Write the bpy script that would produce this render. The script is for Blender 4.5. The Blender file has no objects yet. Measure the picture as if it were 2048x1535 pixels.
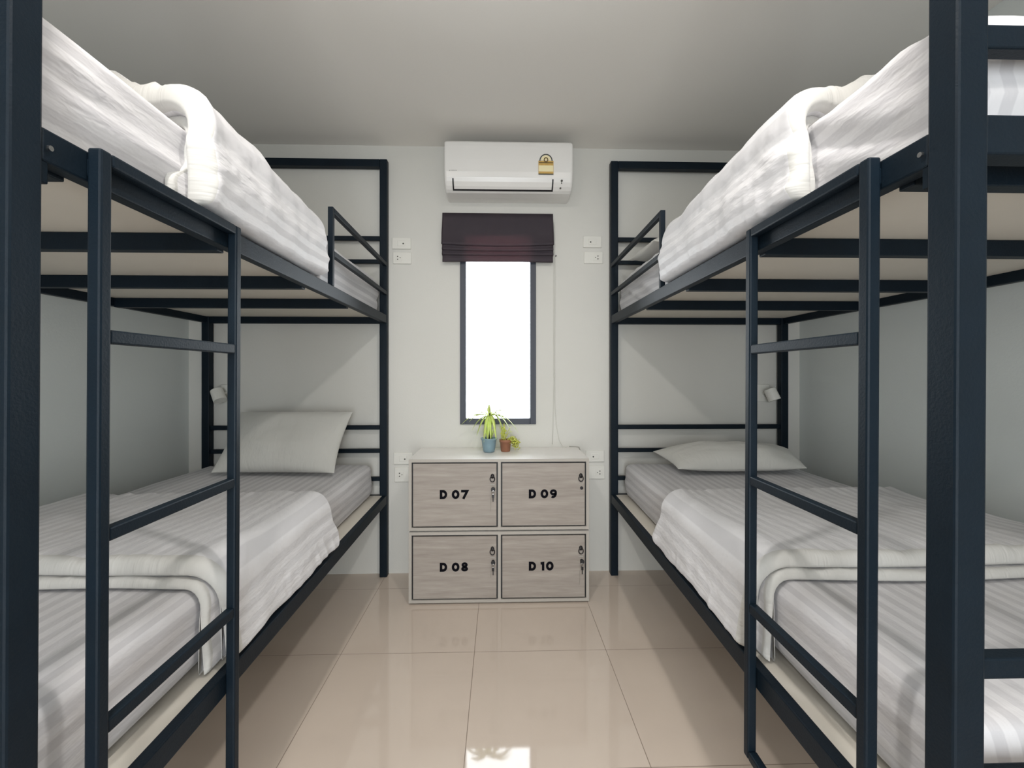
import bpy, bmesh, math, random
from mathutils import Vector, noise
random.seed(7)
C = bpy.context.scene.collection
PI = math.pi
R = math.radians

# ------------------------------------------------------------------ materials
def new_mat(name):
    m = bpy.data.materials.new(name); m.use_nodes = True
    nt = m.node_tree; b = nt.nodes['Principled BSDF']
    return m, nt, b
def N(nt, t, **kw):
    n = nt.nodes.new(t)
    for k, v in kw.items(): setattr(n, k, v)
    return n
def lnk(nt, a, b): nt.links.new(a, b)
def mathn(nt, op, a, b=None, clamp=False):
    n = N(nt, 'ShaderNodeMath', operation=op); n.use_clamp = clamp
    for i, v in enumerate((a, b)):
        if v is None: continue
        if isinstance(v, (int, float)): n.inputs[i].default_value = v
        else: lnk(nt, v, n.inputs[i])
    return n.outputs[0]
def mixc(nt, f, a, b):
    n = N(nt, 'ShaderNodeMix', data_type='RGBA')
    if isinstance(f, (int, float)): n.inputs[0].default_value = f
    else: lnk(nt, f, n.inputs[0])
    for i, v in ((6, a), (7, b)):
        if isinstance(v, tuple): n.inputs[i].default_value = (*v, 1)
        else: lnk(nt, v, n.inputs[i])
    return n.outputs[2]
def noisen(nt, vec, scale, detail=3, rough=.5):
    n = N(nt, 'ShaderNodeTexNoise'); n.inputs['Scale'].default_value = scale
    n.inputs['Detail'].default_value = detail; n.inputs['Roughness'].default_value = rough
    if vec is not None: lnk(nt, vec, n.inputs['Vector'])
    return n.outputs['Fac']
def coords(nt, kind='Object', scale=(1, 1, 1), rot=(0, 0, 0)):
    t = N(nt, 'ShaderNodeTexCoord'); m = N(nt, 'ShaderNodeMapping')
    m.inputs['Scale'].default_value = scale; m.inputs['Rotation'].default_value = rot
    lnk(nt, t.outputs[kind], m.inputs['Vector']); return m.outputs[0]
def bump(nt, b, h, strength, dist=.01):
    n = N(nt, 'ShaderNodeBump'); n.inputs['Strength'].default_value = strength
    n.inputs['Distance'].default_value = dist
    lnk(nt, h, n.inputs['Height']); lnk(nt, n.outputs[0], b.inputs['Normal'])

def plain(name, col, rough=.5, metal=0., spec=.5, var=.04, vscale=8, bmp=0, bscale=60):
    m, nt, b = new_mat(name)
    v = coords(nt)
    f = noisen(nt, v, vscale, 4)
    lo = tuple(max(0, c * (1 - var)) for c in col); hi = tuple(min(1, c * (1 + var)) for c in col)
    lnk(nt, mixc(nt, f, lo, hi), b.inputs['Base Color'])
    b.inputs['Roughness'].default_value = rough; b.inputs['Metallic'].default_value = metal
    b.inputs['Specular IOR Level'].default_value = spec
    if bmp: bump(nt, b, noisen(nt, v, bscale, 3), bmp, .004)
    return m

M = {}
M['wall'] = plain('wall_paint', (.665, .655, .615), .75, var=.03, vscale=2.5, bmp=.10, bscale=140)
M['sidewall'] = plain('side_wall_paint', (.65, .68, .66), .8, var=.04, vscale=2, bmp=.12, bscale=120)
M['ceil'] = plain('ceiling_paint', (.78, .755, .71), .85, var=.03, vscale=1.2, bmp=.06, bscale=120)
M['metal'] = plain('navy_powder_coated_steel', (.0035, .0095, .0165), .5, spec=.2, var=.25, vscale=14, bmp=.12, bscale=220)
M['board'] = plain('pale_plywood', (.62, .58, .51), .6, var=.05, vscale=5)
M['white_plastic'] = plain('white_plastic', (.74, .73, .68), .35, var=.01)
M['ac_plastic'] = plain('air_conditioner_white', (.80, .785, .76), .28, var=.01)
M['dark'] = plain('dark_plastic', (.012, .012, .014), .5)
M['seam'] = plain('grey_plastic_seam', (.42, .41, .38), .5)
M['frame'] = plain('window_frame_dark', (.030, .036, .055), .45, var=.1)
M['chrome'] = plain('bright_metal', (.65, .65, .65), .25, metal=1)
M['bronze'] = plain('dark_bronze', (.03, .028, .03), .35, metal=.6)
M['black_letter'] = plain('black_lettering', (.003, .003, .006), .7, spec=.1)
M['letter_halo'] = plain('pale_letter_halo', (.60, .58, .57), .6)
M['gold'] = plain('gold_sticker', (.62, .40, .12), .35, metal=.3, var=.2, vscale=60)
M['cream'] = plain('cream_sticker', (.90, .80, .50), .4)
M['grey_ink'] = plain('grey_ink', (.07, .07, .06), .5)
M['brown_ink'] = plain('brown_ink', (.16, .10, .03), .5)
M['faint_ink'] = plain('faint_ink', (.42, .41, .40), .5)
M['soil'] = plain('potting_soil', (.035, .022, .014), .9, var=.5, vscale=90)
M['stem'] = plain('dark_plant_stem', (.035, .04, .015), .7, var=.4, vscale=60)
M['leaf'] = plain('pale_green_leaf', (.60, .72, .20), .45, var=.35, vscale=30)
M['leaf2'] = plain('yellow_green_leaf', (.66, .68, .14), .5, var=.25, vscale=50)
M['bluepot'] = plain('blue_grey_pot', (.20, .30, .35), .4, var=.15, vscale=40)
M['terracotta'] = plain('terracotta_pot', (.30, .13, .075), .7, var=.2, vscale=50)
M['cord'] = plain('white_cord', (.66, .65, .60), .5)
M['greycord'] = plain('grey_cable', (.25, .25, .22), .5)

def leafmat(m):
    m.node_tree.nodes['Principled BSDF'].inputs['Subsurface Weight'].default_value = 0.0
def fabric(name, c1, c2, stripe=.05, crease=.5):
    """white cotton; satin stripes run along the UV v axis"""
    m, nt, b = new_mat(name)
    uv = coords(nt, 'UV')
    s = N(nt, 'ShaderNodeSeparateXYZ'); lnk(nt, uv, s.inputs[0])
    if stripe:
        w = mathn(nt, 'SINE', mathn(nt, 'MULTIPLY', s.outputs[0], 2 * PI / stripe))
        f = mathn(nt, 'ADD', mathn(nt, 'MULTIPLY', w, 3.0), .5, clamp=True)
        lnk(nt, mixc(nt, f, c1, c2), b.inputs['Base Color'])
        lnk(nt, mathn(nt, 'ADD', mathn(nt, 'MULTIPLY', f, .2), .5), b.inputs['Roughness'])
    else:
        b.inputs['Base Color'].default_value = (*c1, 1); b.inputs['Roughness'].default_value = .75
    b.inputs['Sheen Weight'].default_value = .15
    b.inputs['Specular IOR Level'].default_value = .25
    vo = coords(nt, 'UV', scale=(9, 2.2, 1))
    a = noisen(nt, vo, 1.6, 4, .6)
    vo2 = coords(nt, 'UV', scale=(26, 11, 1), rot=(0, 0, .5))
    c = noisen(nt, vo2, 1, 3, .55)
    c = mathn(nt, 'ABSOLUTE', mathn(nt, 'SUBTRACT', c, .5))
    h = mathn(nt, 'SUBTRACT', a, mathn(nt, 'MULTIPLY', c, .55))
    bump(nt, b, h, crease, .02)
    return m
M['sheet'] = fabric('striped_white_sheet', (.66, .65, .665), (.56, .55, .568), .042, .30)
M['duvet'] = fabric('striped_white_duvet', (.69, .68, .69), (.60, .59, .602), .042, .42)
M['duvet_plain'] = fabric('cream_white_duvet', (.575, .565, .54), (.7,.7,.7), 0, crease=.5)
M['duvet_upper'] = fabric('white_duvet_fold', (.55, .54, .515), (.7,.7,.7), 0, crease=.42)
M['pillow'] = fabric('plain_white_pillowcase', (.66, .655, .62), (.7, .7, .7), 0, crease=.3)

# wood
def wood():
    m, nt, b = new_mat('pale_grey_wood')
    v = coords(nt, 'Object', scale=(1.6, 1, 16))
    f1 = noisen(nt, v, 2.4, 6, .62)
    v2 = coords(nt, 'Object', scale=(3, 1, 60))
    f2 = noisen(nt, v2, 3, 4, .6)
    f = mathn(nt, 'ADD', mathn(nt, 'MULTIPLY', f1, 1.5), mathn(nt, 'MULTIPLY', f2, .5))
    f = mathn(nt, 'SUBTRACT', f, .5, clamp=True)
    lnk(nt, mixc(nt, f, (.25, .215, .185), (.44, .395, .355)), b.inputs['Base Color'])
    b.inputs['Roughness'].default_value = .5
    return m
M['wood'] = wood()
M['wood_edge'] = plain('pale_wood_edge', (.43, .40, .36), .5, var=.06, vscale=6)
M['wood_top'] = plain('wood_top_with_glare', (.86, .84, .81), .38, var=.05, vscale=5)  # window and lamp glare on the locker top, put into a whiter colour

def blindmat():
    m, nt, b = new_mat('aubergine_blind_fabric')
    v = coords(nt, 'Object')
    f = noisen(nt, v, 14, 5)
    lnk(nt, mixc(nt, f, (.042, .034, .046), (.072, .058, .070)), b.inputs['Base Color'])
    b.inputs['Roughness'].default_value = .7
    tr = N(nt, 'ShaderNodeBsdfTranslucent'); tr.inputs[0].default_value = (.35, .20, .21, 1)
    mx = N(nt, 'ShaderNodeMixShader'); mx.inputs[0].default_value = .28
    out = nt.nodes['Material Output']
    lnk(nt, b.outputs[0], mx.inputs[1]); lnk(nt, tr.outputs[0], mx.inputs[2]); lnk(nt, mx.outputs[0], out.inputs[0])
    bump(nt, b, noisen(nt, v, 40, 3), .3, .003)
    return m
M['blind'] = blindmat()

def floormat():
    m, nt, b = new_mat('beige_porcelain_tiles')
    t = N(nt, 'ShaderNodeTexCoord'); s = N(nt, 'ShaderNodeSeparateXYZ'); lnk(nt, t.outputs['Object'], s.inputs[0])
    def grout(o, off):
        a = mathn(nt, 'ADD', o, off)
        a = mathn(nt, 'DIVIDE', a, .6); a = mathn(nt, 'FRACT', a)
        a = mathn(nt, 'ABSOLUTE', mathn(nt, 'SUBTRACT', a, .5))
        return mathn(nt, 'GREATER_THAN', a, .5 - .0021)
    g = mathn(nt, 'MAXIMUM', grout(s.outputs[0], 6.116), grout(s.outputs[1], 6 - 1.99))
    f = noisen(nt, t.outputs['Object'], 3, 5)
    base = mixc(nt, f, (.585, .495, .42), (.65, .56, .48))
    lnk(nt, mixc(nt, g, base, (.24, .185, .145)), b.inputs['Base Color'])
    lnk(nt, mathn(nt, 'ADD', mathn(nt, 'MULTIPLY', g, .5), .05), b.inputs['Roughness'])
    b.inputs['Specular IOR Level'].default_value = .75
    return m
M['floor'] = floormat()

def glassmat():
    m, nt, b = new_mat('window_glass')
    tr = N(nt, 'ShaderNodeBsdfTransparent'); gl = N(nt, 'ShaderNodeBsdfGlossy'); gl.inputs['Roughness'].default_value = .02
    fr = N(nt, 'ShaderNodeFresnel'); fr.inputs[0].default_value = 1.45
    mx = N(nt, 'ShaderNodeMixShader'); lnk(nt, fr.outputs[0], mx.inputs[0])
    lnk(nt, tr.outputs[0], mx.inputs[1]); lnk(nt, gl.outputs[0], mx.inputs[2])
    lnk(nt, mx.outputs[0], nt.nodes['Material Output'].inputs[0])
    return m
M['glass'] = glassmat()

# ------------------------------------------------------------------ objects
def tag(o, label=None, cat=None, group=None, kind=None):
    if label: o['label'] = label
    if cat: o['category'] = cat
    if group: o['group'] = group
    if kind: o['kind'] = kind
    return o
def empty(name, loc):
    o = bpy.data.objects.new(name, None); C.objects.link(o); o.location = loc; o.empty_display_size = .1
    return o
class MB:
    def __init__(s): s.v = []; s.f = []; s.uv = []; s.mi = []
    def add(s, vs, fs, mi=0):
        k = len(s.v); s.v += [tuple(v) for v in vs]; s.f += [tuple(i + k for i in f) for f in fs]; s.mi += [mi] * len(fs)
    def box(s, x0, x1, y0, y1, z0, z1, mi=0):
        vs = [(x, y, z) for x in (x0, x1) for y in (y0, y1) for z in (z0, z1)]
        s.add(vs, [(0, 1, 3, 2), (4, 6, 7, 5), (0, 4, 5, 1), (2, 3, 7, 6), (0, 2, 6, 4), (1, 5, 7, 3)], mi)
        return s
    def tube(s, pts, r, n=10, caps=True, mi=0):
        pts = [Vector(p) for p in pts]; rs = r if isinstance(r, (list, tuple)) else [r] * len(pts)
        vs = []; up = None
        for i, p in enumerate(pts):
            d = (pts[min(i + 1, len(pts) - 1)] - pts[max(i - 1, 0)]).normalized()
            if up is None:
                up = Vector((0, 0, 1)) if abs(d.z) < .9 else Vector((1, 0, 0))
            a = d.cross(up).normalized(); b_ = a.cross(d).normalized(); up = b_
            for j in range(n):
                t = 2 * PI * j / n
                vs.append(p + (a * math.cos(t) + b_ * math.sin(t)) * rs[i])
        fs = []
        for i in range(len(pts) - 1):
            for j in range(n):
                fs.append((i * n + j, i * n + (j + 1) % n, (i + 1) * n + (j + 1) % n, (i + 1) * n + j))
        if caps:
            fs.append(tuple(range(n - 1, -1, -1))); fs.append(tuple((len(pts) - 1) * n + j for j in range(n)))
        s.add(vs, fs, mi); return s
    def lathe(s, prof, c, n=28, mi=0):
        vs = []; fs = []
        for r, z in prof:
            for j in range(n):
                t = 2 * PI * j / n; vs.append((c[0] + r * math.cos(t), c[1] + r * math.sin(t), c[2] + z))
        for i in range(len(prof) - 1):
            for j in range(n):
                fs.append((i * n + j, i * n + (j + 1) % n, (i + 1) * n + (j + 1) % n, (i + 1) * n + j))
        fs.append(tuple(range(n - 1, -1, -1))); fs.append(tuple((len(prof) - 1) * n + j for j in range(n)))
        s.add(vs, fs, mi); return s
    def build(s, name, mat, parent=None, smooth=False, bev=0, uvf=None, weld=False, origin=None):
        me = bpy.data.meshes.new(name)
        o0 = Vector((0, 0, 0))
        if parent is not None:
            p = parent
            while p is not None: o0 += p.location; p = p.parent
        loc = Vector((0, 0, 0))
        if origin is not None: loc = Vector(origin) - o0; o0 = Vector(origin)
        me.from_pydata([tuple(Vector(v) - o0) for v in s.v], [], s.f)
        if s.uv and len(s.uv) == len(s.v):
            l = me.uv_layers.new(name='UVMap')
            for lp in me.loops: l.data[lp.index].uv = s.uv[lp.vertex_index]
        if any(s.mi) and len(me.polygons) == len(s.mi):
            for p, k in zip(me.polygons, s.mi): p.material_index = k
        bm = bmesh.new(); bm.from_mesh(me)
        if weld: bmesh.ops.remove_doubles(bm, verts=bm.verts, dist=1e-5)
        bmesh.ops.recalc_face_normals(bm, faces=bm.faces)
        bm.to_mesh(me); bm.free()
        for mm in (mat if isinstance(mat, (list, tuple)) else [mat]): me.materials.append(mm)
        if smooth:
            for p in me.polygons: p.use_smooth = True
        me.update()
        o = bpy.data.objects.new(name, me); C.objects.link(o); o.location = loc
        if parent is not None: o.parent = parent
        if bev:
            b = o.modifiers.new('bevel', 'BEVEL'); b.width = bev; b.segments = 2; b.limit_method = 'ANGLE'; b.angle_limit = R(40)
            b.harden_normals = False
        return o
def struct(name, mb, m, parent=None, **k):
    o = mb.build(name, m, parent, **k); o['kind'] = 'structure'; return o

# ------------------------------------------------------------------ room shell
YW = 2.79; XW = 1.945; H = 2.705; YB = -1.5; T = .12
struct('floor', MB().box(-XW - T, XW + T, YB - T, YW + T, -.1, 0), M['floor'])
struct('ceiling', MB().box(-XW - T, XW + T, YB - T, YW + T, H, H + .1), M['ceil'])
WX0, WX1, WZ0, WZ1 = -.253, .229, .942, 2.16
wb = MB()
wb.box(-XW - T, WX0, YW, YW + T, 0, H).box(WX1, XW + T, YW, YW + T, 0, H).box(WX0, WX1, YW, YW + T, 0, WZ0).box(WX0, WX1, YW, YW + T, WZ1, H)
struct('wall_back', wb, M['wall'])
struct('wall_left', MB().box(-XW - T, -XW, YB, YW, 0, H), M['sidewall'])
struct('wall_right', MB().box(XW, XW + T, YB, YW, 0, H), M['sidewall'])
DX = .52; DZ = 2.15
struct('wall_front', MB().box(-XW - T, -DX, YB - T, YB, 0, H).box(DX, XW + T, YB - T, YB, 0, H).box(-DX, DX, YB - T, YB, DZ, H), M['wall'])
door = empty('added_fill_door_1', (0, YB, 0)); door['kind'] = 'structure'  # unseen glazed door, added behind the camera to let in fill light
df = MB(); df.box(-DX, -DX + .05, YB - .07, YB - .02, .005, DZ).box(DX - .05, DX, YB - .07, YB - .02, .005, DZ).box(-DX + .05, DX - .05, YB - .07, YB - .02, DZ - .05, DZ).box(-DX + .05, DX - .05, YB - .07, YB - .02, .005, .09)
df.build('fill_door_frame', M['frame'], door, bev=.002)
MB().box(-DX + .05, DX - .05, YB - .047, YB - .041, .09, DZ - .05).build('fill_door_pane', M['glass'], door)
# window
win = empty('window_1', (0, YW, WZ0)); win['kind'] = 'structure'
fw = .037
fr = MB()
y0, y1 = YW - .012, YW + .05
fr.box(WX0, WX0 + fw, y0, y1, WZ0, WZ1).box(WX1 - fw, WX1, y0, y1, WZ0, WZ1)
fr.box(WX0 + fw, WX1 - fw, y0, y1, WZ0, WZ0 + fw).box(WX0 + fw, WX1 - fw, y0, y1, WZ1 - fw, WZ1)
fr.build('window_frame', M['frame'], win, bev=.002)
MB().box(WX0 + fw, WX1 - fw, YW + .02, YW + .024, WZ0 + fw, WZ1 - fw).build('window_pane', M['glass'], win)

# ------------------------------------------------------------------ bunk beds
PS = .046; BL = 2.16; BW = 1.13
class Bed:
    def __init__(s, side, axn, axf, yn):
        s.s = side; s.axn = axn; s.axf = axf; s.yn = yn
    def W(s, p):
        lx, ly, z = p
        t = min(max(ly / BL, 0), 1)
        x = s.s * (s.axn + lx + (s.axf - s.axn) * ly / BL)
        x += (z - 1.26) * .006 * (1 - t)
        return (x, s.yn + ly, z)
    def mb(s, m):
        m.v = [s.W(p) for p in m.v]; return m

def frame_bars(bed, root):
    m = M['metal']
    TOP = 2.595
    for nm, lx in (('corner_post', 0), ('corner_post', BW - PS)):
        for ly in (0, BL - PS):
            bed.mb(MB().box(lx, lx + PS, ly, ly + PS, 0, TOP)).build(nm, m, root, bev=.004)
    # end frames: top bar, bunk end rails, head and foot bars
    for ly, zs in ((BL - PS, ((2.548, 2.594, 0), (2.093, 2.12, .01), (1.95, 1.975, .01), (.915, .942, .01), (.77, .795, .01), (.595, .62, .01))),
                   (0, ((2.548, 2.594, 0), (1.865, 1.89, .005), (1.728, 1.762, .005), (.822, .852, .005), (.650, .682, .005)))):
        for z0, z1, d in zs:
            yy0 = ly + d; yy1 = ly + (PS if d == 0 else d + .025)
            bed.mb(MB().box(PS, BW - PS, yy0, yy1, z0, z1)).build('top_bar' if z1 > 2.5 else 'end_bar', m, root, bev=.003)
        bed.mb(MB().box(PS, BW - PS, ly + .004, ly + PS - .004, 1.575, 1.632)).build('end_rail', m, root, bev=.003)
        bed.mb(MB().box(PS, BW - PS, ly + .004, ly + PS - .004, .455, .505)).build('end_rail', m, root, bev=.003)
    # side rails
    for lx in (.002, BW - .03 - .002):
        bed.mb(MB().box(lx, lx + .028, PS, BL - PS, 1.577, 1.627)).build('side_rail', m, root, bev=.003)
        bed.mb(MB().box(lx, lx + .028, PS, BL - PS, .455, .508)).build('side_rail', m, root, bev=.003)
    # cross bars under both boards
    for Y in (.70, 1.118, 1.604, 2.08):
        ly = Y - bed.yn
        bed.mb(MB().box(.03, BW - .032, ly, ly + .03, 1.571, 1.614)).build('cross_bar', m, root, bev=.002)
        bed.mb(MB().box(.03, BW - .032, ly, ly + .03, .457, .492)).build('cross_bar', m, root, bev=.002)
    bed.mb(MB().box(.03, BW - .032, PS - .004, BL - PS + .004, 1.615, 1.620)).build('bunk_board', M['board'], root)
    bed.mb(MB().box(.03, BW - .032, PS - .004, BL - PS + .004, .493, .506)).build('bunk_board', M['board'], root)
    # hooked bracket with bolt behind the near post
    for z0 in (1.545,):
        br = bed.mb(MB().box(.004, .04, PS, PS + .012, z0, z0 + .082)).build('bracket', m, root, bev=.002)
        p = bed.W((-.002, PS + .006, z0 + .052))
        bed_b = MB().tube([p, (p[0] - bed.s * .004, p[1], p[2])], .004, 12)
        bed_b.build('bolt', M['chrome'], br)
    # guard rail at the head end of the top bunk
    g = MB(); gy = 1.845 - bed.yn; t = .021
    g.box(0, t, gy - t, gy, 1.627, 1.952)
    g.box(0, t, gy, BL - PS, 1.930, 1.952)
    g.box(0, t, gy, BL - PS, 1.752, 1.774)
    bed.mb(g).build('guard_rail', m, root, bev=.002)
    # ladder: closed tube frame hung outside the aisle rail
    t = .0225; a = (.735 if bed.s < 0 else .730) - bed.yn; b = (1.135 if bed.s < 0 else 1.120) - bed.yn; zb = .278 if bed.s > 0 else .245; zt = 1.632
    l = MB()
    rr = .03
    def stile(y):   # rounded frame made of boxes + corner fillets
        l.box(-t, 0, y, y + t, zb, zt)
    stile(a); stile(b - t)
    l.box(-t, 0, a + t, b - t, zt - t, zt); l.box(-t, 0, a + t, b - t, zb, zb + t)
    l.box(-t + .003, .004, a + .002, a + t - .002, 1.585, 1.615)
    lad = bed.mb(l).build('ladder', m, root, bev=.004)
    for z in (1.3115, .977, .6525):
        bed.mb(MB().box(-t + .0015, -.0015, a + t, b - t, z, z + .0235)).build('rung', m, lad, bev=.003)

def fbm(x, y, z=0, o=3):
    a = 0; s = 1
    for i in range(o):
        a += s * noise.noise(Vector((x, y, z + i * 7.3))); x *= 2.03; y *= 2.03; s *= .5
    return a
def ridge(x, y, z=0):
    return 1 - abs(noise.noise(Vector((x, y, z)))) * 2

def mattress(bed, name, lx0, lx1, ly0, ly1, z0, z1, seed, label, group, amp=.004, pull=.0065, skew=0):
    r = .035
    hx, hy, hz = (lx1 - lx0) / 2, (ly1 - ly0) / 2, (z1 - z0) / 2
    cx, cy, cz = (lx0 + lx1) / 2, (ly0 + ly1) / 2, (z0 + z1) / 2
    m = MB(); m.uv = []
    def axis(h, n):   # denser towards the rounded edges
        a = [-h + r * (1 - math.cos(t * PI / 2 / 5)) for t in range(6)]
        k = [-h + r + (2 * h - 2 * r) * i / n for i in range(1, n)]
        return a + k + [-x for x in reversed(a)]
    ax, ay, az = axis(hx, 46), axis(hy, 90), axis(hz, 8)
    def put(p, kind):
        inner = Vector((max(-hx + r, min(hx - r, p[0])), max(-hy + r, min(hy - r, p[1])), max(-hz + r, min(hz - r, p[2]))))
        d = Vector(p) - inner
        # cube -> sphere mapping of the rim
        if d.length > 0: d.normalize()
        q = inner + d * r
        X, Y, Z = q.x + cx, q.y + cy, q.z + cz
        side = max(abs(d.x), abs(d.y))
        w = amp * fbm(X * 5, Y * 2.2, seed) * (1 if d.z >= -.1 else 0)
        # long pulls running with the length on the flanks
        w += side * pull * fbm(Z * 26 + skew * Y + 1.2 * noise.noise(Vector((Y * 1.4, seed, 0))), Y * 1.6, seed + 5)
        w += side * .006 * (math.sin((Z - z0) / (z1 - z0) * PI) - .4)
        q = q + d * w
        if kind == 'x': u = (Z + X * (1 if d.x > 0 else -1) * .0) * 1.0 + .013; v = Y
        elif kind == 'y': u = X; v = Z
        else: u = X; v = Y
        m.v.append((q.x + cx, q.y + cy, q.z + cz)); m.uv.append((u, v))
    def grid(A, B, fn, kind):
        k = len(m.v)
        for a in A:
            for b in B: put(fn(a, b), kind)
        nb = len(B)
        for i in range(len(A) - 1):
            for j in range(nb - 1):
                m.f.append((k + i * nb + j, k + (i + 1) * nb + j, k + (i + 1) * nb + j + 1, k + i * nb + j + 1)); m.mi.append(0)
    grid(ax, ay, lambda a, b: (a, b, hz), 'z'); grid(ax, ay, lambda a, b: (a, b, -hz), 'z')
    grid(ay, az, lambda a, b: (hx, a, b), 'x'); grid(ay, az, lambda a, b: (-hx, a, b), 'x')
    grid(ax, az, lambda a, b: (a, hy, b), 'y'); grid(ax, az, lambda a, b: (a, -hy, b), 'y')
    c = bed.W((cx, cy, z0))
    o = bed.mb(m).build(name, M['sheet'], None, smooth=True, weld=True, origin=c)
    tag(o, label, 'mattress', group); return o

def path_fn(x_in, x_c, zt, r, zb):
    L1 = x_in - (x_c + r); L2 = r * PI / 2; L3 = (zt - r) - zb
    def P(s):
        if s < L1: return (x_in - s, zt, 0., 1.)
        if s < L1 + L2:
            t = (s - L1) / r
            return (x_c + r - r * math.sin(t), zt - r + r * math.cos(t), -math.sin(t), math.cos(t))
        return (x_c, zt - r - (s - L1 - L2), -1., 0.)
    return P, L1, L1 + L2, L1 + L2 + L3

def slab(m, P, L, y0f, y1f, offf, Tf, seed, amp, s0=0., send=None, gather=(0, 0), ny=110, ns=90, nr=6, lean=lambda s, t: 0, decay=.085, plain_trim=0):
    """padded cloth layer following path P; rolls over at all four borders"""
    def ss(u, T):   # list of (param, c) with rounded borders
        return None
    rows = []
    rr = .5
    def samples(n):
        a = [(0, math.sin(i / nr * PI / 2), 1 - math.cos(i / nr * PI / 2)) for i in range(nr)]
        out = [('a', c, e) for _, c, e in a]
        out += [('m', 1, i / n) for i in range(n + 1)]
        out += [('b', c, e) for _, c, e in reversed(a)]
        return out
    YS = samples(ny); SS = samples(ns)
    top = []; bot = []
    for (ky, cyv, ey) in YS:
        rt = []; rb = []
        for (ks, csv, es) in SS:
            # s position
            for_it = 0
            Lm = L
            tguess = ey if ky == 'm' else (0 if ky == 'a' else 1)
            if send: Lm = L + send(tguess)
            rs = Tf(.5, tguess, Lm) / 2 * 0 + .018
            if ks == 'a': s = s0 + rs * es
            elif ks == 'b': s = Lm - rs * es
            else: s = s0 + rs + (Lm - s0 - 2 * rs) * es
            ya, yb = y0f(s), y1f(s)
            tt = tguess
            Th = Tf(s, tt, Lm)
            ry = min(Th / 2, .07)
            if ky == 'a': y = ya + ry * ey
            elif ky == 'b': y = yb - ry * ey
            else: y = ya + ry + (yb - ya - 2 * ry) * ey
            c = cyv * csv
            px, pz, nx, nz = P(s)
            o = offf(s, tt)
            dn = min(y - ya, .3); df = min(yb - y, .3)
            w = amp * fbm(s * 3.2, y * 3.2, seed) + amp * .6 * fbm(s * 9, y * 7, seed + 3)
            g = gather[0] * math.exp(-max(dn, 0) / decay) * (ridge(s * 12, y * 3, seed + 9) + .45 * ridge(s * 27 + y * 3, y * 5, seed + 6) - .6) + gather[1] * math.exp(-max(df, 0) / .07) * (ridge(s * 14, y * 3, seed + 4) + .5 * ridge(s * 30, y * 4, seed + 1))
            gz = gather[1] * .8 * math.exp(-max(Lm - s, 0) / .05) * ridge(y * 15, s * 3, seed + 2)
            w += g + gz
            w *= c
            w += lean(s, tt)
            ot = o + Th * (.3 + .7 * c) + w; ob = o + Th * .3 * (1 - c)
            rt.append(((px + nx * ot, y, pz + nz * ot), (s, y)))
            rb.append(((px + nx * ob, y, pz + nz * ob), (s, y)))
        top.append(rt); bot.append(rb)
    for G in (top, bot):
        k = len(m.v); nb = len(G[0])
        for row in G:
            for p, uv in row: m.v.append(p); m.uv.append(uv)
        for i in range(len(G) - 1):
            for j in range(nb - 1):
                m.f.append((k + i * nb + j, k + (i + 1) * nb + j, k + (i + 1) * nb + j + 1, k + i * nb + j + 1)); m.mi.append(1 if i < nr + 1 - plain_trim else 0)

def sm(a):
    a = max(0, min(1, a)); return a * a * (3 - 2 * a)
def lower_duvet(bed, zt, seed, label):
    P, La, Lb, L = path_fn(1.055, .066, zt + .004, .045, .516)
    yn = bed.yn
    m = MB()
    def T(s, t, Lm): return (.028 - .012 * sm(t * 1.2)) * (1 - .3 * sm((s - La) / .08))
    def T2(s, t, Lm): return (.046 - .018 * sm(t * 1.2)) * (1 + .3 * noise.noise(Vector((s * 4, seed, 0)))) * (1 - .35 * sm((s - La) / .08))
    def send(t): return .004 * math.sin(t * 9 + seed)
    def lean(s, t): return max(0, s - Lb) / (L - Lb) * (.012 + .024 * t)
    def far(s): return 1.885 - yn + .03 * sm((s - Lb) / .12) - .035 * sm((s - L + .05) / .05)
    slab(m, P, L, lambda s: 1.125 - yn + .010 * math.sin(s * 7 + seed) - .012 * sm((s - La) / .1), lambda s: far(s) - .015,
         lambda s, t: .002, T, seed, .004, send=send, gather=(.005, .002), lean=lean)
    slab(m, P, L - .004, lambda s: 1.138 - yn + .008 * math.sin(s * 5 + seed * 2) + .022 * sm((s - La) / .1), far,
         lambda s, t: .003 + T(s, t, L), T2, seed + 20, .006, send=send, gather=(.005, .008), lean=lean, ns=130, ny=130)
    c = bed.W((.5, 1.0, zt))
    o = bed.mb(m).build('duvet', [M['duvet'], M['duvet_plain']], None, smooth=True, weld=True, origin=c)
    tag(o, label, 'duvet', 'folded white duvets'); return o

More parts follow.
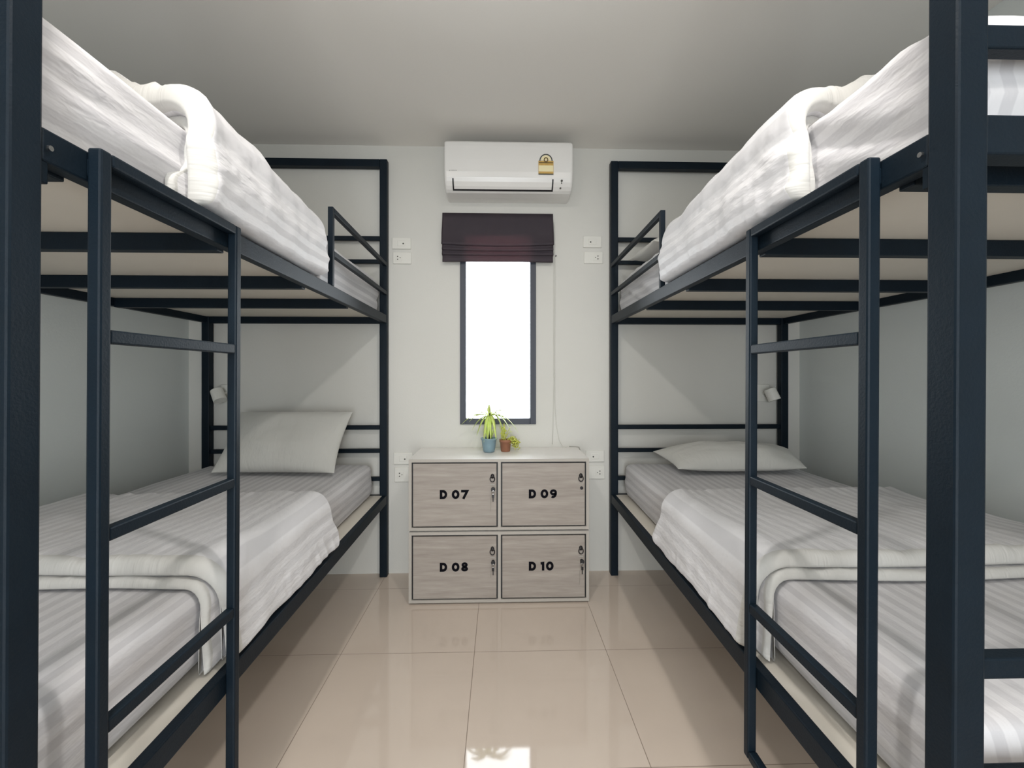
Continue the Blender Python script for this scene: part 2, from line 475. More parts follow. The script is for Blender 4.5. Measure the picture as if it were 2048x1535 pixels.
def upper_duvet(bed, zt, seed, label, yfar):
    P, La, Lb, L = path_fn(1.06, .052, zt + .006, .045, 1.640)
    yn = bed.yn
    m = MB()
    def T1(s, t, Lm): return .028 * (1 - .3 * sm((s - La) / .08)) * (1 - .3 * t)
    def T2(s, t, Lm):
        top = .127 - .045 * sm((t - .4) / .6) + .012 * math.sin(s * 3.2)
        top *= 1 - .52 * sm((s - La + .24) / .24)
        side = .036 + .020 * math.sin(PI * min(1, max(0, (s - Lb) / (L - Lb))))
        k = sm((s - La + .03) / .14)
        return top * (1 - k) + side * k
    y0 = lambda s: (1.05 if bed.s < 0 else 1.0) - yn - .055 * sm((s - La + .05) / .16) + .008 * math.sin(s * 11 + seed) - .06 * (1 - sm((s - .3) / .6))
    slab(m, P, L, lambda s: y0(s) + .03 - (.065 if bed.s < 0 else .01) * sm((s - Lb - .05) / .07), lambda s: yfar - yn - .02, lambda s, t: .002, T1, seed, .003, gather=(.005, .002))
    slab(m, P, L, y0, lambda s: yfar - yn, lambda s, t: .002 + T1(s, t, L), T2, seed + 31, .011, gather=(.013, .011), ny=150, ns=190, decay=.14, plain_trim=2)
    c = bed.W((.5, 1.0, zt))
    o = bed.mb(m).build('duvet', [M['duvet'], M['duvet_upper']], None, smooth=True, weld=True, origin=c)
    tag(o, label, 'duvet', 'folded white duvets'); return o

def pillow(corners, thick, label, seed, flat=0.):
    """corners: bl, br, tr, tl in world space; puffed both ways from that sheet"""
    bl, br, tr, tl = [Vector(c) for c in corners]
    n = ((br - bl).cross(tl - bl)).normalized()
    K = 44; m = MB(); m.uv = []
    for sgn in (1, -1):
        k = len(m.v)
        for i in range(K + 1):
            for j in range(K + 1):
                # ease towards the seam so the edge reads round
                a = .5 - .5 * math.cos(PI * i / K); b = .5 - .5 * math.cos(PI * j / K)
                p = bl.lerp(br, a).lerp(tl.lerp(tr, a), b)
                A = 2 * a - 1; B = 2 * b - 1
                # edges pull in between the four ears
                cen = (bl + br + tr + tl) / 4
                pull = 1 - .055 * ((1 - A * A) * B ** 6 + (1 - B * B) * A ** 6)
                p = cen + (p - cen) * pull
                h = (max(0, 1 - abs(A) ** 2.6) ** .55) * (max(0, 1 - abs(B) ** 2.6) ** .55)
                edge = min(1 - abs(A), 1 - abs(B))
                rad = math.exp(-edge / .16)
                wr = .05 * rad * ridge(A * 5 + B * 2, B * 5 - A * 2, seed) * (abs(A * B) ** .5) + .05 * fbm(A * 1.6, B * 1.6, seed + 2) + .015 * fbm(A * 5, B * 4, seed + 8)
                d = thick / 2 * h * (1 + wr * 2.2)
                if sgn < 0 and flat: d *= flat
                p = p + n * d * sgn
                m.v.append(tuple(p)); m.uv.append((a * .66, b * .42))
        for i in range(K):
            for j in range(K):
                m.f.append((k + i * (K + 1) + j, k + (i + 1) * (K + 1) + j, k + (i + 1) * (K + 1) + j + 1, k + i * (K + 1) + j + 1)); m.mi.append(0)
    o = m.build('pillow', M['pillow'], None, smooth=True, weld=True, origin=(bl + br + tr + tl) / 4)
    tag(o, label, 'pillow', 'white pillows'); return o

beds = {}
for side, axn, axf, yn, lab in ((-1, .677, .702, .620, 'left'), (1, .647, .695, .603, 'right')):
    bed = Bed(side, axn, axf, yn); beds[lab] = bed
    w = bed.W((BW / 2, BL / 2, 0))
    root = empty('bunk_bed', (w[0], w[1], 0))
    tag(root, 'dark navy square-tube metal bunk bed with a ladder, standing along the %s wall' % lab, 'bunk bed', 'navy bunk beds facing each other')
    frame_bars(bed, root)
    ZL, ZU = .708, 1.842
    g = 'mattresses under striped white sheets'
    mattress(bed, 'mattress', .082, 1.075, .055, 2.095, .508, ZL, 3 + side, 'mattress in white striped sheet on the lower bunk of the %s bed' % lab, g)
    mattress(bed, 'mattress', .05, 1.075, .055, 2.10, 1.621, ZU, 13 + side, 'mattress in white striped sheet on the upper bunk of the %s bed' % lab, g, .008, .011, 0 if side < 0 else -11)
    lower_duvet(bed, ZL, 5 + side * 2, 'folded striped white duvet hanging over the lower mattress of the %s bed' % lab)
    upper_duvet(bed, ZU, 9 + side * 2, 'puffy folded white duvet piled on the upper mattress of the %s bed' % lab, 1.72 if side < 0 else 1.80)
def at(u, v, X=None, Y=None, Z=None):
    th = math.atan(24 / 875); a = (u - 1024) / 875; b = (748 - v) / 875
    r = (math.cos(th) * a + math.sin(th), -math.sin(th) * a + math.cos(th), b)
    k = X / r[0] if X is not None else Y / r[1] if Y is not None else (Z - 1.26) / r[2]
    return (r[0] * k, r[1] * k, r[2] * k + 1.26)
# left pillow leans on the head bars; right one lies flat
pillow([(-1.55, 2.39, .732), (-.885, 2.36, .732), (-.885, 2.66, 1.035), (-1.55, 2.66, 1.035)], .15, 'plump white pillow leaning upright against the head bars of the left lower bunk', 4)
pillow([(.955, 2.32, .752), (1.66, 2.32, .752), (1.73, 2.54, .80), (.93, 2.64, .79)], .19, 'white pillow lying flat at the head of the right lower bunk', 8, .42)
pillow([(.755, 2.13, 1.915), (1.42, 2.20, 1.885), (1.42, 2.60, 1.95), (.765, 2.58, 1.94)], .17, 'white pillow on the right upper bunk, mostly behind the duvet', 11, .5)

# ------------------------------------------------------------------ lockers
def stroke(m, pts, w, y, closed=False, mi=0):
    """flat lettering stroke in the XZ plane, slightly raised"""
    n = len(pts); L = []; Rr = []
    for i in range(n):
        p = Vector((pts[i][0], pts[i][1]))
        if closed: a = Vector(pts[(i - 1) % n]); b = Vector(pts[(i + 1) % n])
        else: a = Vector(pts[max(i - 1, 0)]); b = Vector(pts[min(i + 1, n - 1)])
        d0 = (p - a); d1 = (b - p)
        if d0.length == 0: d0 = d1
        if d1.length == 0: d1 = d0
        d0.normalize(); d1.normalize(); n0 = Vector((-d0.y, d0.x)); n1 = Vector((-d1.y, d1.x))
        mm = (n0 + n1)
        if mm.length < 1e-4: mm = n0
        mm.normalize(); k = w / 2 / max(.5, mm.dot(n0))
        L.append(p + mm * k); Rr.append(p - mm * k)
    cnt = n if closed else n - 1
    for i in range(cnt):
        j = (i + 1) % n
        q = [L[i], L[j], Rr[j], Rr[i]]
        vs = [(a.x, y, a.y) for a in q] + [(a.x, y + .0012, a.y) for a in q]
        m.add(vs, [(0, 1, 2, 3), (7, 6, 5, 4), (0, 4, 5, 1), (1, 5, 6, 2), (2, 6, 7, 3), (3, 7, 4, 0)], mi)
def ell(cx, cz, rx, rz, a0=0, a1=360, n=28):
    return [(cx + rx * math.cos(R(a0 + (a1 - a0) * i / n)), cz + rz * math.sin(R(a0 + (a1 - a0) * i / n))) for i in range(n + (0 if abs(a1 - a0) == 360 else 1))]
def glyph(m, ch, x, z, h, w, y):
    i = w / 2; t = h - 2 * i
    if ch == 'D':
        W_ = h * .82
        pts = [(x + i, z + i), (x + i, z + h - i), (x + W_ * .45, z + h - i)] + ell(x + W_ * .45, z + h / 2, W_ * .55 - i, h / 2 - i, 90, -90, 14)[1:]
        stroke(m, pts, w, y, True); return W_
    if ch == '0':
        W_ = h * .86; stroke(m, ell(x + W_ / 2, z + h / 2, W_ / 2 - i, h / 2 - i), w, y, True); return W_
    if ch == '7':
        W_ = h * .80; stroke(m, [(x, z + h - i), (x + W_ - i * .9, z + h - i), (x + W_ * .30, z)], w, y); return W_
    if ch == '8':
        W_ = h * .78
        stroke(m, ell(x + W_ / 2, z + h * .735, W_ * .45 - i, h * .265 - i * .75), w * .92, y, True)
        stroke(m, ell(x + W_ / 2, z + h * .29, W_ / 2 - i, h * .29 - i), w * .92, y, True); return W_
    if ch == '9':
        W_ = h * .80
        stroke(m, ell(x + W_ / 2, z + h * .66, W_ / 2 - i, h * .34 - i), w * .95, y, True)
        stroke(m, ell(x + W_ * .42, z + h * .56, W_ * .58 - i, h * .56 - i, 0, -115, 14), w * .95, y); return W_
    if ch == '1':
        W_ = h * .42; stroke(m, [(x, z + h * .80), (x + W_ - i, z + h - i * 1.2), (x + W_ - i, z)], w, y); return W_
YL = 2.405
LX0, LX1 = -.499, .492
def key_bunch(x, z, y, label, seed, tag_len):
    rnd = random.Random(seed)
    root = empty('key_bunch', (x, y, z))
    tag(root, label, 'keys', 'keys hanging from the locker locks')
    MB().tube([(x, y, z), (x, y - .016, z)], .0022, 8).build('key_blade', M['chrome'], root)
    hb = MB(); hb.lathe([(.0001, 0), (.011, 0), (.012, .002), (.011, .004), (.0001, .004)], (0, 0, 0), 18)
    hb.v = [(x + v[0], y - .016 - v[2], z + v[1] * 1.1) for v in hb.v]
    hb.build('key_head', M['dark'], root)
    rg = MB(); pts = [(x + .009 * math.sin(t * PI / 8), y - .020, z - .016 - .009 * math.cos(t * PI / 8)) for t in range(17)]
    rg.tube(pts, .0011, 6); rg.build('key_ring', M['chrome'], root)
    k2 = MB()
    k2.box(x - .006, x + .006, y - .023, y - .0205, z - .044, z - .025)
    k2.box(x - .0025, x + .0025, y - .023, y - .0205, z - .066, z - .044)
    k2.build('spare_key', M['bronze'], root, bev=.0008)
    if tag_len:
        MB().tube([(x - .004, y - .021, z - .025), (x - .014, y - .02, z - .05), (x - .012, y - .019, z - .05 - tag_len * .6), (x - .016, y - .018, z - .05 - tag_len)], .0008, 6).build('key_string', M['greycord'], root)
lock_pos = []
for (z0, z1, nums, where) in ((.404, .794, ('07', '09'), 'upper'), (.008, .395, ('08', '10'), 'lower')):
    root = empty('locker_cabinet', ((LX0 + LX1) / 2, 2.59, z0))
    tag(root, 'pale wood locker with doors D %s and D %s, %s of the stacked pair' % (nums[0], nums[1], 'upper' if where == 'upper' else 'lower'), 'locker', 'stacked lockers below the window')
    th = .016; mid = (LX0 + LX1) / 2
    b = MB()
    b.box(LX0, LX0 + th, YL, YW - .004, z0, z1 - th).box(LX1 - th, LX1, YL, YW - .004, z0, z1 - th).box(LX0, LX1, YL, YL + .003, z1 - th, z1)
    b.box(LX0 + th, LX1 - th, YL, YW - .004, z0, z0 + th)
    b.box(mid - th / 2, mid + th / 2, YL, YW - .004, z0 + th, z1 - th)
    b.box(LX0 + th, LX1 - th, YW - .012, YW - .004, z0 + th, z1 - th)
    b.build('body', M['wood_edge'], root)
    MB().box(LX0, LX1, YL + .003, YW - .004, z1 - th, z1).build('top_panel', M['wood_top'], root)
    # dark reveal line round each door
    for di, (dx0, dx1) in enumerate(((LX0 + th, mid - th / 2), (mid + th / 2, LX1 - th))):
        MB().box(dx0, dx1, YL + .012, YL + .016, z0 + th, z1 - th).build('door_reveal', M['dark'], root)
        gp = .008
        d = MB().box(dx0 + gp, dx1 - gp, YL - .001, YL + .011, z0 + th + gp, z1 - th - gp).build('door', M['wood'], root, bev=.001)
        cxd = (dx0 + dx1) / 2 + (.0 if di else .0)
        # number
        s = nums[di]; gh = .049; zt_ = (z0 + z1) / 2 + .003
        xs = (dx0 + dx1) / 2 - .082
        x = xs
        for q, ch in enumerate('D' + s):
            lm = MB()
            x += glyph(lm, ch, x, zt_ - gh / 2, gh, 0.0135, YL - .0024) + (.025 if q == 0 else .009)
            lm.build('letter' if q == 0 else 'digit', M['black_letter'], d)
        # ring pull
        px = dx1 - .030; pz = z1 - .105
        rp = MB(); rp.lathe([(.0001, 0), (.010, 0), (.010, .004), (.006, .008), (.0001, .009)], (0, 0, 0), 18)
        rp.v = [(px + v[0], YL - .001 - v[2], pz + .012 + v[1] * 1.3) for v in rp.v]
        rp.tube([(px + .0125 * math.sin(t * PI / 10), YL - .008, pz - .003 - .0155 * math.cos(t * PI / 10)) for t in range(21)], .0028, 8, False)
        rp.build('ring_pull', M['bronze'], d, smooth=True)
        MB().box(px - .010, px + .012, YL - .003, YL - .001, pz - .036, pz - .033).build('hasp_slot', M['seam'], d)
        lz = pz - .056; lx = px + .004
        lk = MB(); lk.lathe([(.0001, 0), (.009, 0), (.009, .003), (.0001, .0035)], (0, 0, 0), 18)
        lk.v = [(lx + v[0], YL - .001 - v[2], lz + v[1]) for v in lk.v]
        lk.build('lock', M['chrome'] if s != '09' else M['bronze'], d)
        if s != '09':
            key_bunch(lx, lz, YL - .004, 'small bunch of keys hanging in the lock of locker door D %s' % s, int(s), {'07': .07, '08': .03, '10': .075}[s])

# ------------------------------------------------------------------ plants
def blade(m, base, ang, length, rise, droop, w, n=14, twist=0, mi=0):
    pts = []; dx, dy = math.cos(ang), math.sin(ang)
    for i in range(n + 1):
        t = i / n
        r_ = length * t * (1.08 - .08 * t)
        z = rise * t - droop * t * t
        pts.append(Vector((base[0] + dx * r_, base[1] + dy * r_, base[2] + z)))
    side = Vector((-dy, dx, 0)); vs = []; 
    for i, p in enumerate(pts):
        t = i / n; ww = w * (math.sin(PI * (.12 + .88 * t)) ** .8 if t < 1 else 0.02) * .5
        vs += [p - side * ww + Vector((0, 0, ww * .35)), p, p + side * ww + Vector((0, 0, ww * .35)),
               p - side * ww * .98 + Vector((0, 0, ww * .35 - .0006)), p - Vector((0, 0, .0009)), p + side * ww * .98 + Vector((0, 0, ww * .35 - .0006))]
    fs = []
    for i in range(n):
        a = i * 6; b = a + 6
        fs += [(a, a + 1, b + 1, b), (a + 1, a + 2, b + 2, b + 1), (a + 3, b + 3, b + 4, a + 4), (a + 4, b + 4, b + 5, a + 5), (a, b, b + 3, a + 3), (a + 2, a + 5, b + 5, b + 2)]
    m.add(vs, fs, mi)
ZT = .795
px_, py_ = -.066, 2.625
root = empty('potted_plant', (px_, py_, ZT)); tag(root, 'long-leaved plant with a dark stem in the blue-grey pot on the locker', 'plant', 'potted plants on the locker')
pot = MB().lathe([(.001, 0), (.030, 0), (.033, .003), (.036, .012), (.041, .045), (.045, .072), (.050, .078), (.050, .084), (.045, .084), (.042, .074), (.001, .072)], (px_, py_, ZT), 32)
pot.build('pot', M['bluepot'], root, smooth=True)
MB().lathe([(.001, .0745), (.0415, .0745), (.001, .079)], (px_, py_, ZT), 24).build('soil', M['soil'], root, smooth=True)
st = MB().tube([(px_ - .002, py_, ZT + .07), (px_ + .001, py_, ZT + .12), (px_ + .003, py_, ZT + .18), (px_ + .005, py_, ZT + .232)], [.010, .009, .007, .004], 10)
st.build('stem', M['stem'], root, smooth=True)
lf = MB(); top = (px_ + .003, py_, ZT + .212)
for ang, ln, rise, dr, w in ((183, .115, .10, .075, .014), (192, .115, .05, .045, .014), (174, .175, .07, .125, .018), (200, .11, .02, .10, .015), (215, .09, .03, .14, .014), (110, .035, .10, .05, .014), (95, .05, .09, .02, .013),
                             (4, .14, .15, .145, .014), (18, .13, .12, .10, .014), (-4, .175, .08, .18, .018), (-14, .14, .09, .20, .016), (-30, .10, .10, .20, .016), (-50, .06, .04, .17, .015), (-78, .035, .02, .16, .014), (-105, .035, .02, .165, .014), (-130, .05, .02, .17, .014),
                             (60, .09, .10, .10, .013), (135, .10, .09, .09, .013), (155, .14, .06, .10, .014), (40, .13, .08, .12, .014), (-62, .09, .06, .19, .015), (235, .06, .04, .17, .014)):
    blade(lf, top, R(ang), ln, rise, dr, w * 1.35)
for i in range(9):   # short basal shoots
    a = random.uniform(0, 2 * PI); blade(lf, (px_ + .012 * math.cos(a), py_ + .012 * math.sin(a), ZT + .075), a, .03, .08, .02, .011)
lf.build('leaves', M['leaf'], root, smooth=True)
qx, qy = .033, 2.645
root = empty('potted_plant', (qx, qy, ZT)); tag(root, 'bushy yellow-green trailing plant in the small terracotta pot on the locker', 'plant', 'potted plants on the locker')
pot = MB().lathe([(.001, 0), (.026, 0), (.028, .003), (.033, .055), (.036, .056), (.037, .072), (.033, .072), (.031, .062), (.001, .060)], (qx, qy, ZT), 28)
pot.build('pot', M['terracotta'], root, smooth=True)
MB().lathe([(.001, .0625), (.0305, .0625), (.001, .066)], (qx, qy, ZT), 20).build('soil', M['soil'], root, smooth=True)
lf = MB()
def leaflet(m, c, r, rnd):
    a = rnd.uniform(0, 2 * PI); tl = rnd.uniform(-.9, .9)
    u = Vector((math.cos(a), math.sin(a) * math.cos(tl), math.sin(a) * math.sin(tl))).normalized()
    v = u.cross(Vector((rnd.uniform(-1, 1), rnd.uniform(-1, 1), rnd.uniform(.2, 1)))).normalized()
    n = u.cross(v); c = Vector(c)
    ring = [c + u * r * math.cos(t * PI / 4) + v * r * .62 * math.sin(t * PI / 4) - n * .12 * r for t in range(8)]
    k = [c + n * .1 * r, c - n * .2 * r] + ring
    m.add(k, [(0, 2 + t, 2 + (t + 1) % 8) for t in range(8)] + [(1, 2 + (t + 1) % 8, 2 + t) for t in range(8)])
rnd = random.Random(3)
for i in range(230):
    t = rnd.random(); a = rnd.uniform(0, 2 * PI); r_ = rnd.random() ** .5
    c = (qx + .030 + .045 * t + .022 * r_ * math.cos(a), qy - .005 + .026 * r_ * math.sin(a), ZT + .072 - .045 * t * t + .020 * rnd.uniform(-1, 1))
    leaflet(lf, (c[0], c[1], max(c[2], ZT + .008)), rnd.uniform(.005, .009), rnd)
for i in range(90):
    t = rnd.random(); a = rnd.uniform(0, 2 * PI)
    leaflet(lf, (qx - .012 + .018 * math.cos(a) * rnd.random() - .0 * t, qy + .014 * math.sin(a), ZT + .066 + .080 * t), rnd.uniform(.005, .008), rnd)
for ang, ln, rise, dr in ((160, .03, .16, .05), (200, .04, .15, .05), (20, .05, .15, .06), (-30, .06, .14, .08), (90, .03, .15, .04)):
    blade(lf, (qx - .008, qy, ZT + .06), R(ang), ln, rise, dr, .010)
lf.build('leaves', M['leaf2'], root, smooth=True)
stm = MB()
for a in (0, 1, 2): stm.tube([(qx, qy, ZT + .06), (qx + .02, qy, ZT + .08), (qx + .05 + .01 * a, qy - .01 + .01 * a, ZT + .065), (qx + .075, qy - .015 + .015 * a, ZT + .035)], .0012, 6)
stm.build('stem', M['leaf2'], root, smooth=True)

# ------------------------------------------------------------------ air conditioner
root = empty('air_conditioner', (.053, YW, 2.36)); tag(root, 'white wall-mounted split air conditioner above the window', 'air conditioner')
prof = [(2.79, 2.636), (2.600, 2.636), (2.583, 2.632), (2.574, 2.622), (2.571, 2.60), (2.570, 2.52), (2.572, 2.45), (2.577, 2.42), (2.586, 2.397), (2.600, 2.376), (2.618, 2.360), (2.640, 2.350), (2.70, 2.347), (2.79, 2.350)]
AX0, AX1 = -.326, .430
def prof_mesh(P, xs, inset=None):
    m = MB(); n = len(P); vs = []
    cy = 2.70; cz = 2.5
    for x, k in xs:
        for (y, z) in P: vs.append((x, cy + (y - cy) * k if y < 2.78 else y, cz + (z - cz) * k))
    fs = []
    for i in range(len(xs) - 1):
        for j in range(n): fs.append((i * n + j, (i + 1) * n + j, (i + 1) * n + (j + 1) % n, i * n + (j + 1) % n))
    fs.append(tuple(range(n))); fs.append(tuple((len(xs) - 1) * n + j for j in range(n - 1, -1, -1)))
    m.add(vs, fs); return m
ac = prof_mesh(prof, [(AX0, .965), (AX0 + .004, .985), (AX0 + .012, 1), (AX1 - .012, 1), (AX1 - .004, .985), (AX1, .965)])
o = ac.build('body', M['ac_plastic'], root, smooth=False, bev=.002)
def surf_strip(P, x0, x1, off, thick, mat, name, par, bev=0):
    """curved strip lying on the profile polyline P, from x0 to x1"""
    m = MB(); n = len(P); out = []; inn = []
    for i in range(n):
        a = Vector(P[max(i - 1, 0)]); b = Vector(P[min(i + 1, n - 1)]); d = (b - a).normalized(); nn = Vector((-d.y, d.x))
        if nn.x > 0: nn = -nn
        p = Vector(P[i]); out.append(p + nn * (off + thick)); inn.append(p + nn * off)
    ring = out + inn[::-1]; k = len(ring)
    xx = [(x0(i) if callable(x0) else x0, x1(i) if callable(x1) else x1) for i in list(range(n)) + list(range(n - 1, -1, -1))]
    vs = [(xx[i][0], q.x, q.y) for i, q in enumerate(ring)] + [(xx[i][1], q.x, q.y) for i, q in enumerate(ring)]
    fs = [(i, (i + 1) % k, k + (i + 1) % k, k + i) for i in range(k)]
    fs += [(i, k - 1 - i, k - 2 - i, i + 1) for i in range(n - 1)] + [(k + i, k + i + 1, 2 * k - 2 - i, 2 * k - 1 - i) for i in range(n - 1)]
    m.add(vs, fs); return m.build(name, mat, par, bev=bev)
slot = [(2.5795, 2.412), (2.586, 2.397), (2.600, 2.376), (2.618, 2.360), (2.624, 2.3575)]
flapP = [(2.577, 2.420), (2.5795, 2.412), (2.586, 2.397), (2.600, 2.376), (2.6125, 2.3650)]
surf_strip(slot, -.281, .317, .0002, .0012, M['dark'], 'louver_slot', root)
surf_strip(flapP, -.272, .308, .0016, .004, M['ac_plastic'], 'louver', root, bev=.0008)
surf_strip([(2.68, 2.348), (2.684, 2.348)], -.23, .33, .0, .0008, M['seam'], 'panel_seam', root)
# gold energy label: flat printed sticker
sy = 2.5690
stk = MB()
stk.box(.226, .315, sy - .0006, sy + .0015, 2.436, 2.516)
o = stk.build('energy_sticker', M['gold'], root)
d = MB(); d.box(.228, .313, sy - .0011, sy - .0006, 2.452, 2.488); d.build('sticker_band', M['cream'], o)
d = MB(); d.box(.226, .315, sy - .0012, sy - .0006, 2.434, 2.440); d.build('sticker_line', M['grey_ink'], o)
d = MB(); d.box(.228, .313, sy - .0012, sy - .0006, 2.502, 2.507); d.build('sticker_line', M['brown_ink'], o)
d = MB(); pts = ell(.2705, 2.515, .036, .038, 0, 180, 20); stroke(d, pts, .006, sy - .001); d.build('sticker_arch', M['grey_ink'], o)
d = MB(); pts = ell(.2705, 2.5185, .029, .030, 0, 180, 20)
d.add([(x, sy - .0006, z) for x, z in pts], [tuple(range(len(pts)))]); d.add([(x, sy + .0008, z) for x, z in pts], [tuple(range(len(pts) - 1, -1, -1))])
d.build('sticker_dial', M['cream'], o)
d = MB(); stroke(d, ell(.2705, 2.521, .0105, .012), .006, sy - .0019, True); stroke(d, [(.2705, 2.509), (.2705, 2.502)], .004, sy - .0019); d.build('sticker_emblem', M['brown_ink'], o)
# faint maker's mark: an illegible smear at this distance
d = MB(); d.add([(-.299, 2.5697 - .001, 2.4495), (-.291, 2.5687, 2.4495), (-.295, 2.5687, 2.457)], [(0, 1, 2)])
for i in range(5): d.box(-.288 + i * .0075, -.2835 + i * .0075, 2.5690, 2.5700, 2.451, 2.4555)
d.build('faint_mark', M['faint_ink'], root)
ind = MB()
for (x, z, y, r_) in ((.3655, 2.405, 2.5818, .0065), (.3605, 2.370, 2.6035, .0055), (.365, 2.392, 2.5875, .003)):
    ind.lathe([(.0001, -.002), (r_, -.002), (r_, .002), (.0001, .002)], (0, 0, 0), 14)
    for i in range(len(ind.v) - 56, len(ind.v)):
        v = ind.v[i]; ind.v[i] = (x + v[0], y - v[2] , z + v[1])
ind.box(.3625, .3645, 2.580, 2.5835, 2.390, 2.398)
ind.build('indicator', M['grey_ink'], root)

# ------------------------------------------------------------------ roman blind
root = empty('roman_blind', (-.015, YW, 2.275)); tag(root, 'dark aubergine roman blind half raised over the window', 'blind')
bx0, bx1 = -.363, .336
prof = [(2.768, 2.276), (2.764, 2.24), (2.758, 2.15), (2.750, 2.092), (2.744, 2.080), (2.748, 2.0755), (2.758, 2.0765),
        (2.752, 2.058), (2.742, 2.045), (2.7455, 2.0405), (2.757, 2.0415), (2.751, 2.026), (2.742, 2.0135), (2.7455, 2.009), (2.756, 2.010),
        (2.750, 1.995), (2.746, 1.970), (2.749, 1.966), (2.753, 1.966)]
m = MB(); nx = 60; n = len(prof)
for i in range(nx + 1):
    t = i / nx; x = bx0 + (bx1 - bx0) * t
    sag = 4 * t * (1 - t)
    for j, (y, z) in enumerate(prof):
        k = 0 if j < 3 else (.011 if 3 <= j <= 6 else .008 if j <= 10 else .004 if j <= 14 else -.002)
        wob = .0015 * fbm(x * 7, z * 5, 2)
        out = .004 * (1 if j < 3 else 0) * abs(2 * t - 1)
        xx = x + (.004 * (2 * t - 1) if 2 <= j <= 5 else -.003 * (2 * t - 1) if j > 14 else 0)
        m.v.append((xx, y + wob * 1.3 - .003 * sag * (1 if j in (4, 8, 12) else 0), z - k * sag + wob * .5))
for i in range(nx):
    for j in range(n - 1): m.f.append((i * n + j, (i + 1) * n + j, (i + 1) * n + j + 1, i * n + j + 1)); m.mi.append(0)
o = m.build('blind_fabric', M['blind'], root, smooth=True)
sd = o.modifiers.new('solid', 'SOLIDIFY'); sd.thickness = .0025; sd.offset = 1
MB().box(bx0 + .002, bx1 - .002, 2.770, 2.789, 2.252, 2.274).build('head_rail', M['white_plastic'], root, bev=.002)
cd = MB(); cyy = 2.783
cd.tube([(.325, 2.778, 2.255), (.341, cyy, 2.20), (.343, cyy, 1.9), (.342, cyy, 1.5), (.343, cyy, 1.2), (.338, cyy, .95), (.333, 2.775, .815)], .0018, 6)
cd.tube([(.331, 2.778, 2.255), (.350, cyy, 2.20), (.352, cyy, 1.9), (.350, cyy, 1.5), (.349, cyy, 1.25), (.351, cyy, 1.05), (.362, 2.782, .92), (.378, 2.778, .84), (.400, 2.77, .80), (.42, 2.76, .797)], .0018, 6)
cd.build('pull_cord', M['cord'], root, smooth=True)
MB().tube([(.346, cyy - .001, 1.27), (.346, cyy - .001, 1.235)], .005, 8).build('cord_joiner', M['cord'], root)
o = MB().tube([(.357, 2.79, 2.015), (.357, 2.778, 2.015)], .004, 8).build('cord_hook', M['dark'], root)

# ------------------------------------------------------------------ sockets and switches
def plate(x0, x1, z0, z1, kind, right, label):
    yb = YW - .0095
    nm = 'wall_switch' if kind == 's' else 'wall_outlet'
    root = empty(nm, ((x0 + x1) / 2, YW, (z0 + z1) / 2)); tag(root, label, 'switch plate' if kind == 's' else 'power outlet', 'white switch plates and outlets beside the beds')
    MB().box(x0, x1, yb, YW, z0, z1).build('cover_plate', M['white_plastic'], root, bev=.003)
    cx = (x0 + x1) / 2; cz = (z0 + z1) / 2; s = 1 if right else -1
    hole = MB()
    def dot(x, z, r, n=12):
        k = len(hole.v); hole.lathe([(.0001, 0), (r, 0), (r, .0015), (.0001, .0015)], (0, 0, 0), n)
        for i in range(k, len(hole.v)):
            v = hole.v[i]; hole.v[i] = (x + v[0], yb + .0005 - v[2], z + v[1])
    if kind == 's':
        MB().box(cx - .024, cx + .024, yb - .002, yb + .002, cz - .018, cz + .018).build('rocker', M['white_plastic'], root, bev=.002)
        k = len(hole.v); dot(cx - s * .012, cz - .003, .0048)
        hole.v = [(v[0], v[1] - .0022, v[2]) for v in hole.v]
        hole.build('indicator', M['grey_ink'], root)
    else:
        ox = cx + s * .022
        MB().box(ox - .022, ox + .022, yb - .001, yb + .002, cz - .022, cz + .022).build('socket_insert', M['white_plastic'], root, bev=.001)
        dot(ox + s * .006, cz + .009, .0038); dot(ox + s * .006, cz - .009, .0038); dot(ox - s * .010, cz + 0, .0030)
        hole.v = [(v[0], v[1] - .0012, v[2]) for v in hole.v]
        hole.build('socket_holes', M['grey_ink'], root)
plate(-.682, -.563, 2.051, 2.123, 's', False, 'white switch plate above the outlet, left of the roman blind')
plate(-.676, -.560, 1.957, 2.031, 'o', False, 'white outlet plate left of the roman blind, below a switch plate')
plate(.531, .650, 2.070, 2.143, 's', True, 'white switch plate above the outlet, right of the roman blind')
plate(.537, .658, 1.968, 2.043, 'o', True, 'white outlet plate right of the roman blind, below a switch plate')
plate(-.672, -.553, .691, .764, 's', False, 'white switch plate low on the wall at the left of the lockers')
plate(-.666, -.547, .580, .672, 'o', False, 'white outlet plate low on the wall at the left of the lockers')
plate(.548, .667, .700, .773, 's', True, 'white switch plate low on the wall at the right of the lockers')
plate(.550, .670, .591, .674, 'o', True, 'white outlet plate low on the wall at the right of the lockers')
o = MB().tube([(.44, 2.775, .800), (.48, 2.772, .80), (.503, 2.770, .796), (.512, 2.772, .77), (.520, 2.778, .72), (.530, 2.781, .66), (.5495, 2.784, .64)], .002, 6).build('power_cable', M['greycord'], None, smooth=True, origin=(.50, 2.775, .7))
tag(o, 'thin grey cable running off the locker top towards the right-hand wall outlet', 'cable')

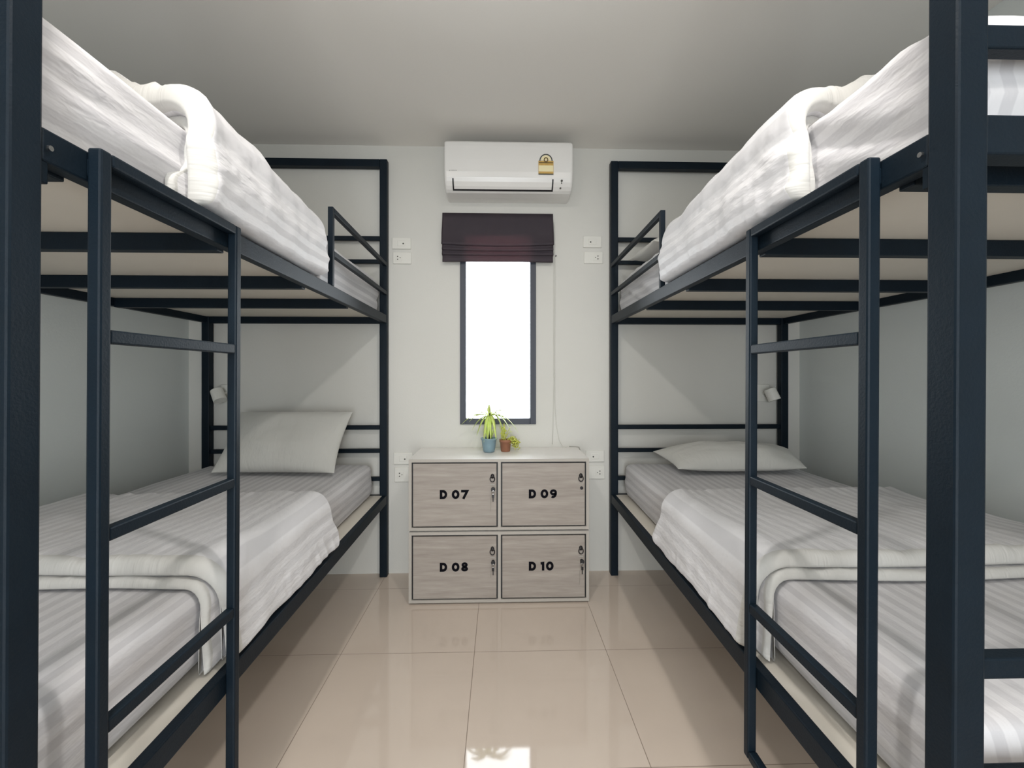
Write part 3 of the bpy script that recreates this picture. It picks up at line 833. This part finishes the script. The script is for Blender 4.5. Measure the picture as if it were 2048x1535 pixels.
# ------------------------------------------------------------------ reading lamps
def reading_lamp(x, z, s, axis, label):
    root = empty('reading_lamp', (x, YW, z)); tag(root, label, 'reading lamp', 'spotlights at the lower bunks')
    MB().box(x - .040, x + .040, YW - .012, YW, z - .055, z + .055).build('base_plate', M['white_plastic'], root, bev=.003)
    c = Vector((x + s * .014, YW - .080, z - .008)); d = Vector(axis).normalized()
    MB().tube([(x, YW - .010, z), (x + s * .004, YW - .03, z + .002), (c.x, c.y + .032, c.z + .008)], .007, 10).build('arm', M['white_plastic'], root, smooth=True)
    a = c - d * .038; b = c + d * .038
    h = MB(); h.tube([a, a + d * .003, b - d * .002, b, b - d * .0002, b - d * .014], [.031, .034, .036, .0355, .0325, .031], 28)
    h.build('lamp_head', M['white_plastic'], root, smooth=False)
    MB().tube([b - d * .013, b - d * .012], .030, 22).build('lens', M['dark'], root)
reading_lamp(-1.70, 1.14, -1, (.48, -.25, -.84), 'small white spotlight on the wall by the head of the left lower bunk')
reading_lamp(1.70, 1.14, 1, (.27, -.28, -.92), 'small white spotlight on the wall by the head of the right lower bunk')

# ------------------------------------------------------------------ light
def lamp(x, y, z, power, size):
    l = bpy.data.lights.new('ceiling_and_fill_light', 'AREA'); l.shape = 'DISK'; l.size = size; l.energy = power; l.color = (1.0, .965, .92)
    o = bpy.data.objects.new('ceiling_and_fill_light', l); C.objects.link(o); o.location = (x, y, z)
    return o
for x in (-.53, .53):
    lamp(x, .42, 2.69, 12.5, .12)
    lamp(x, -.95, 2.69, 5, .12)  # rear pair added behind the camera as fill
def portal(x, y, z, sx, sz, face):
    l = bpy.data.lights.new('sky_portal', 'AREA'); l.shape = 'RECTANGLE'; l.size = sx; l.size_y = sz
    o = bpy.data.objects.new('sky_portal', l); C.objects.link(o); o.location = (x, y, z)
    o.rotation_euler = (R(-90) if face < 0 else R(90), 0, 0); l.cycles.is_portal = True
portal(-.012, YW + .11, 1.55, .46, 1.2, -1)
portal(0, YB - .11, 1.1, 1.0, 2.1, 1)  # samples sky through the added rear door
w = bpy.data.worlds.new('overcast_sky'); bpy.context.scene.world = w; w.use_nodes = True
bg = w.node_tree.nodes['Background']; bg.inputs[0].default_value = (.90, .96, 1, 1); bg.inputs[1].default_value = 7.5

# ------------------------------------------------------------------ camera
cd = bpy.data.cameras.new('camera'); cam = bpy.data.objects.new('camera', cd); C.objects.link(cam)
cam.location = (0, 0, 1.26); cam.rotation_euler = (R(90), 0, -math.atan(24 / 875))
cd.sensor_width = 36; cd.sensor_fit = 'HORIZONTAL'; cd.lens = 875 / 2048 * 36; cd.shift_y = -19.5 / 2048; cd.clip_start = .02
sc = bpy.context.scene; sc.camera = cam
sc.view_settings.view_transform = 'Standard'; sc.view_settings.look = 'None'
sc.view_settings.exposure = .56; sc.view_settings.gamma = 1; sc.view_settings.use_curve_mapping = False
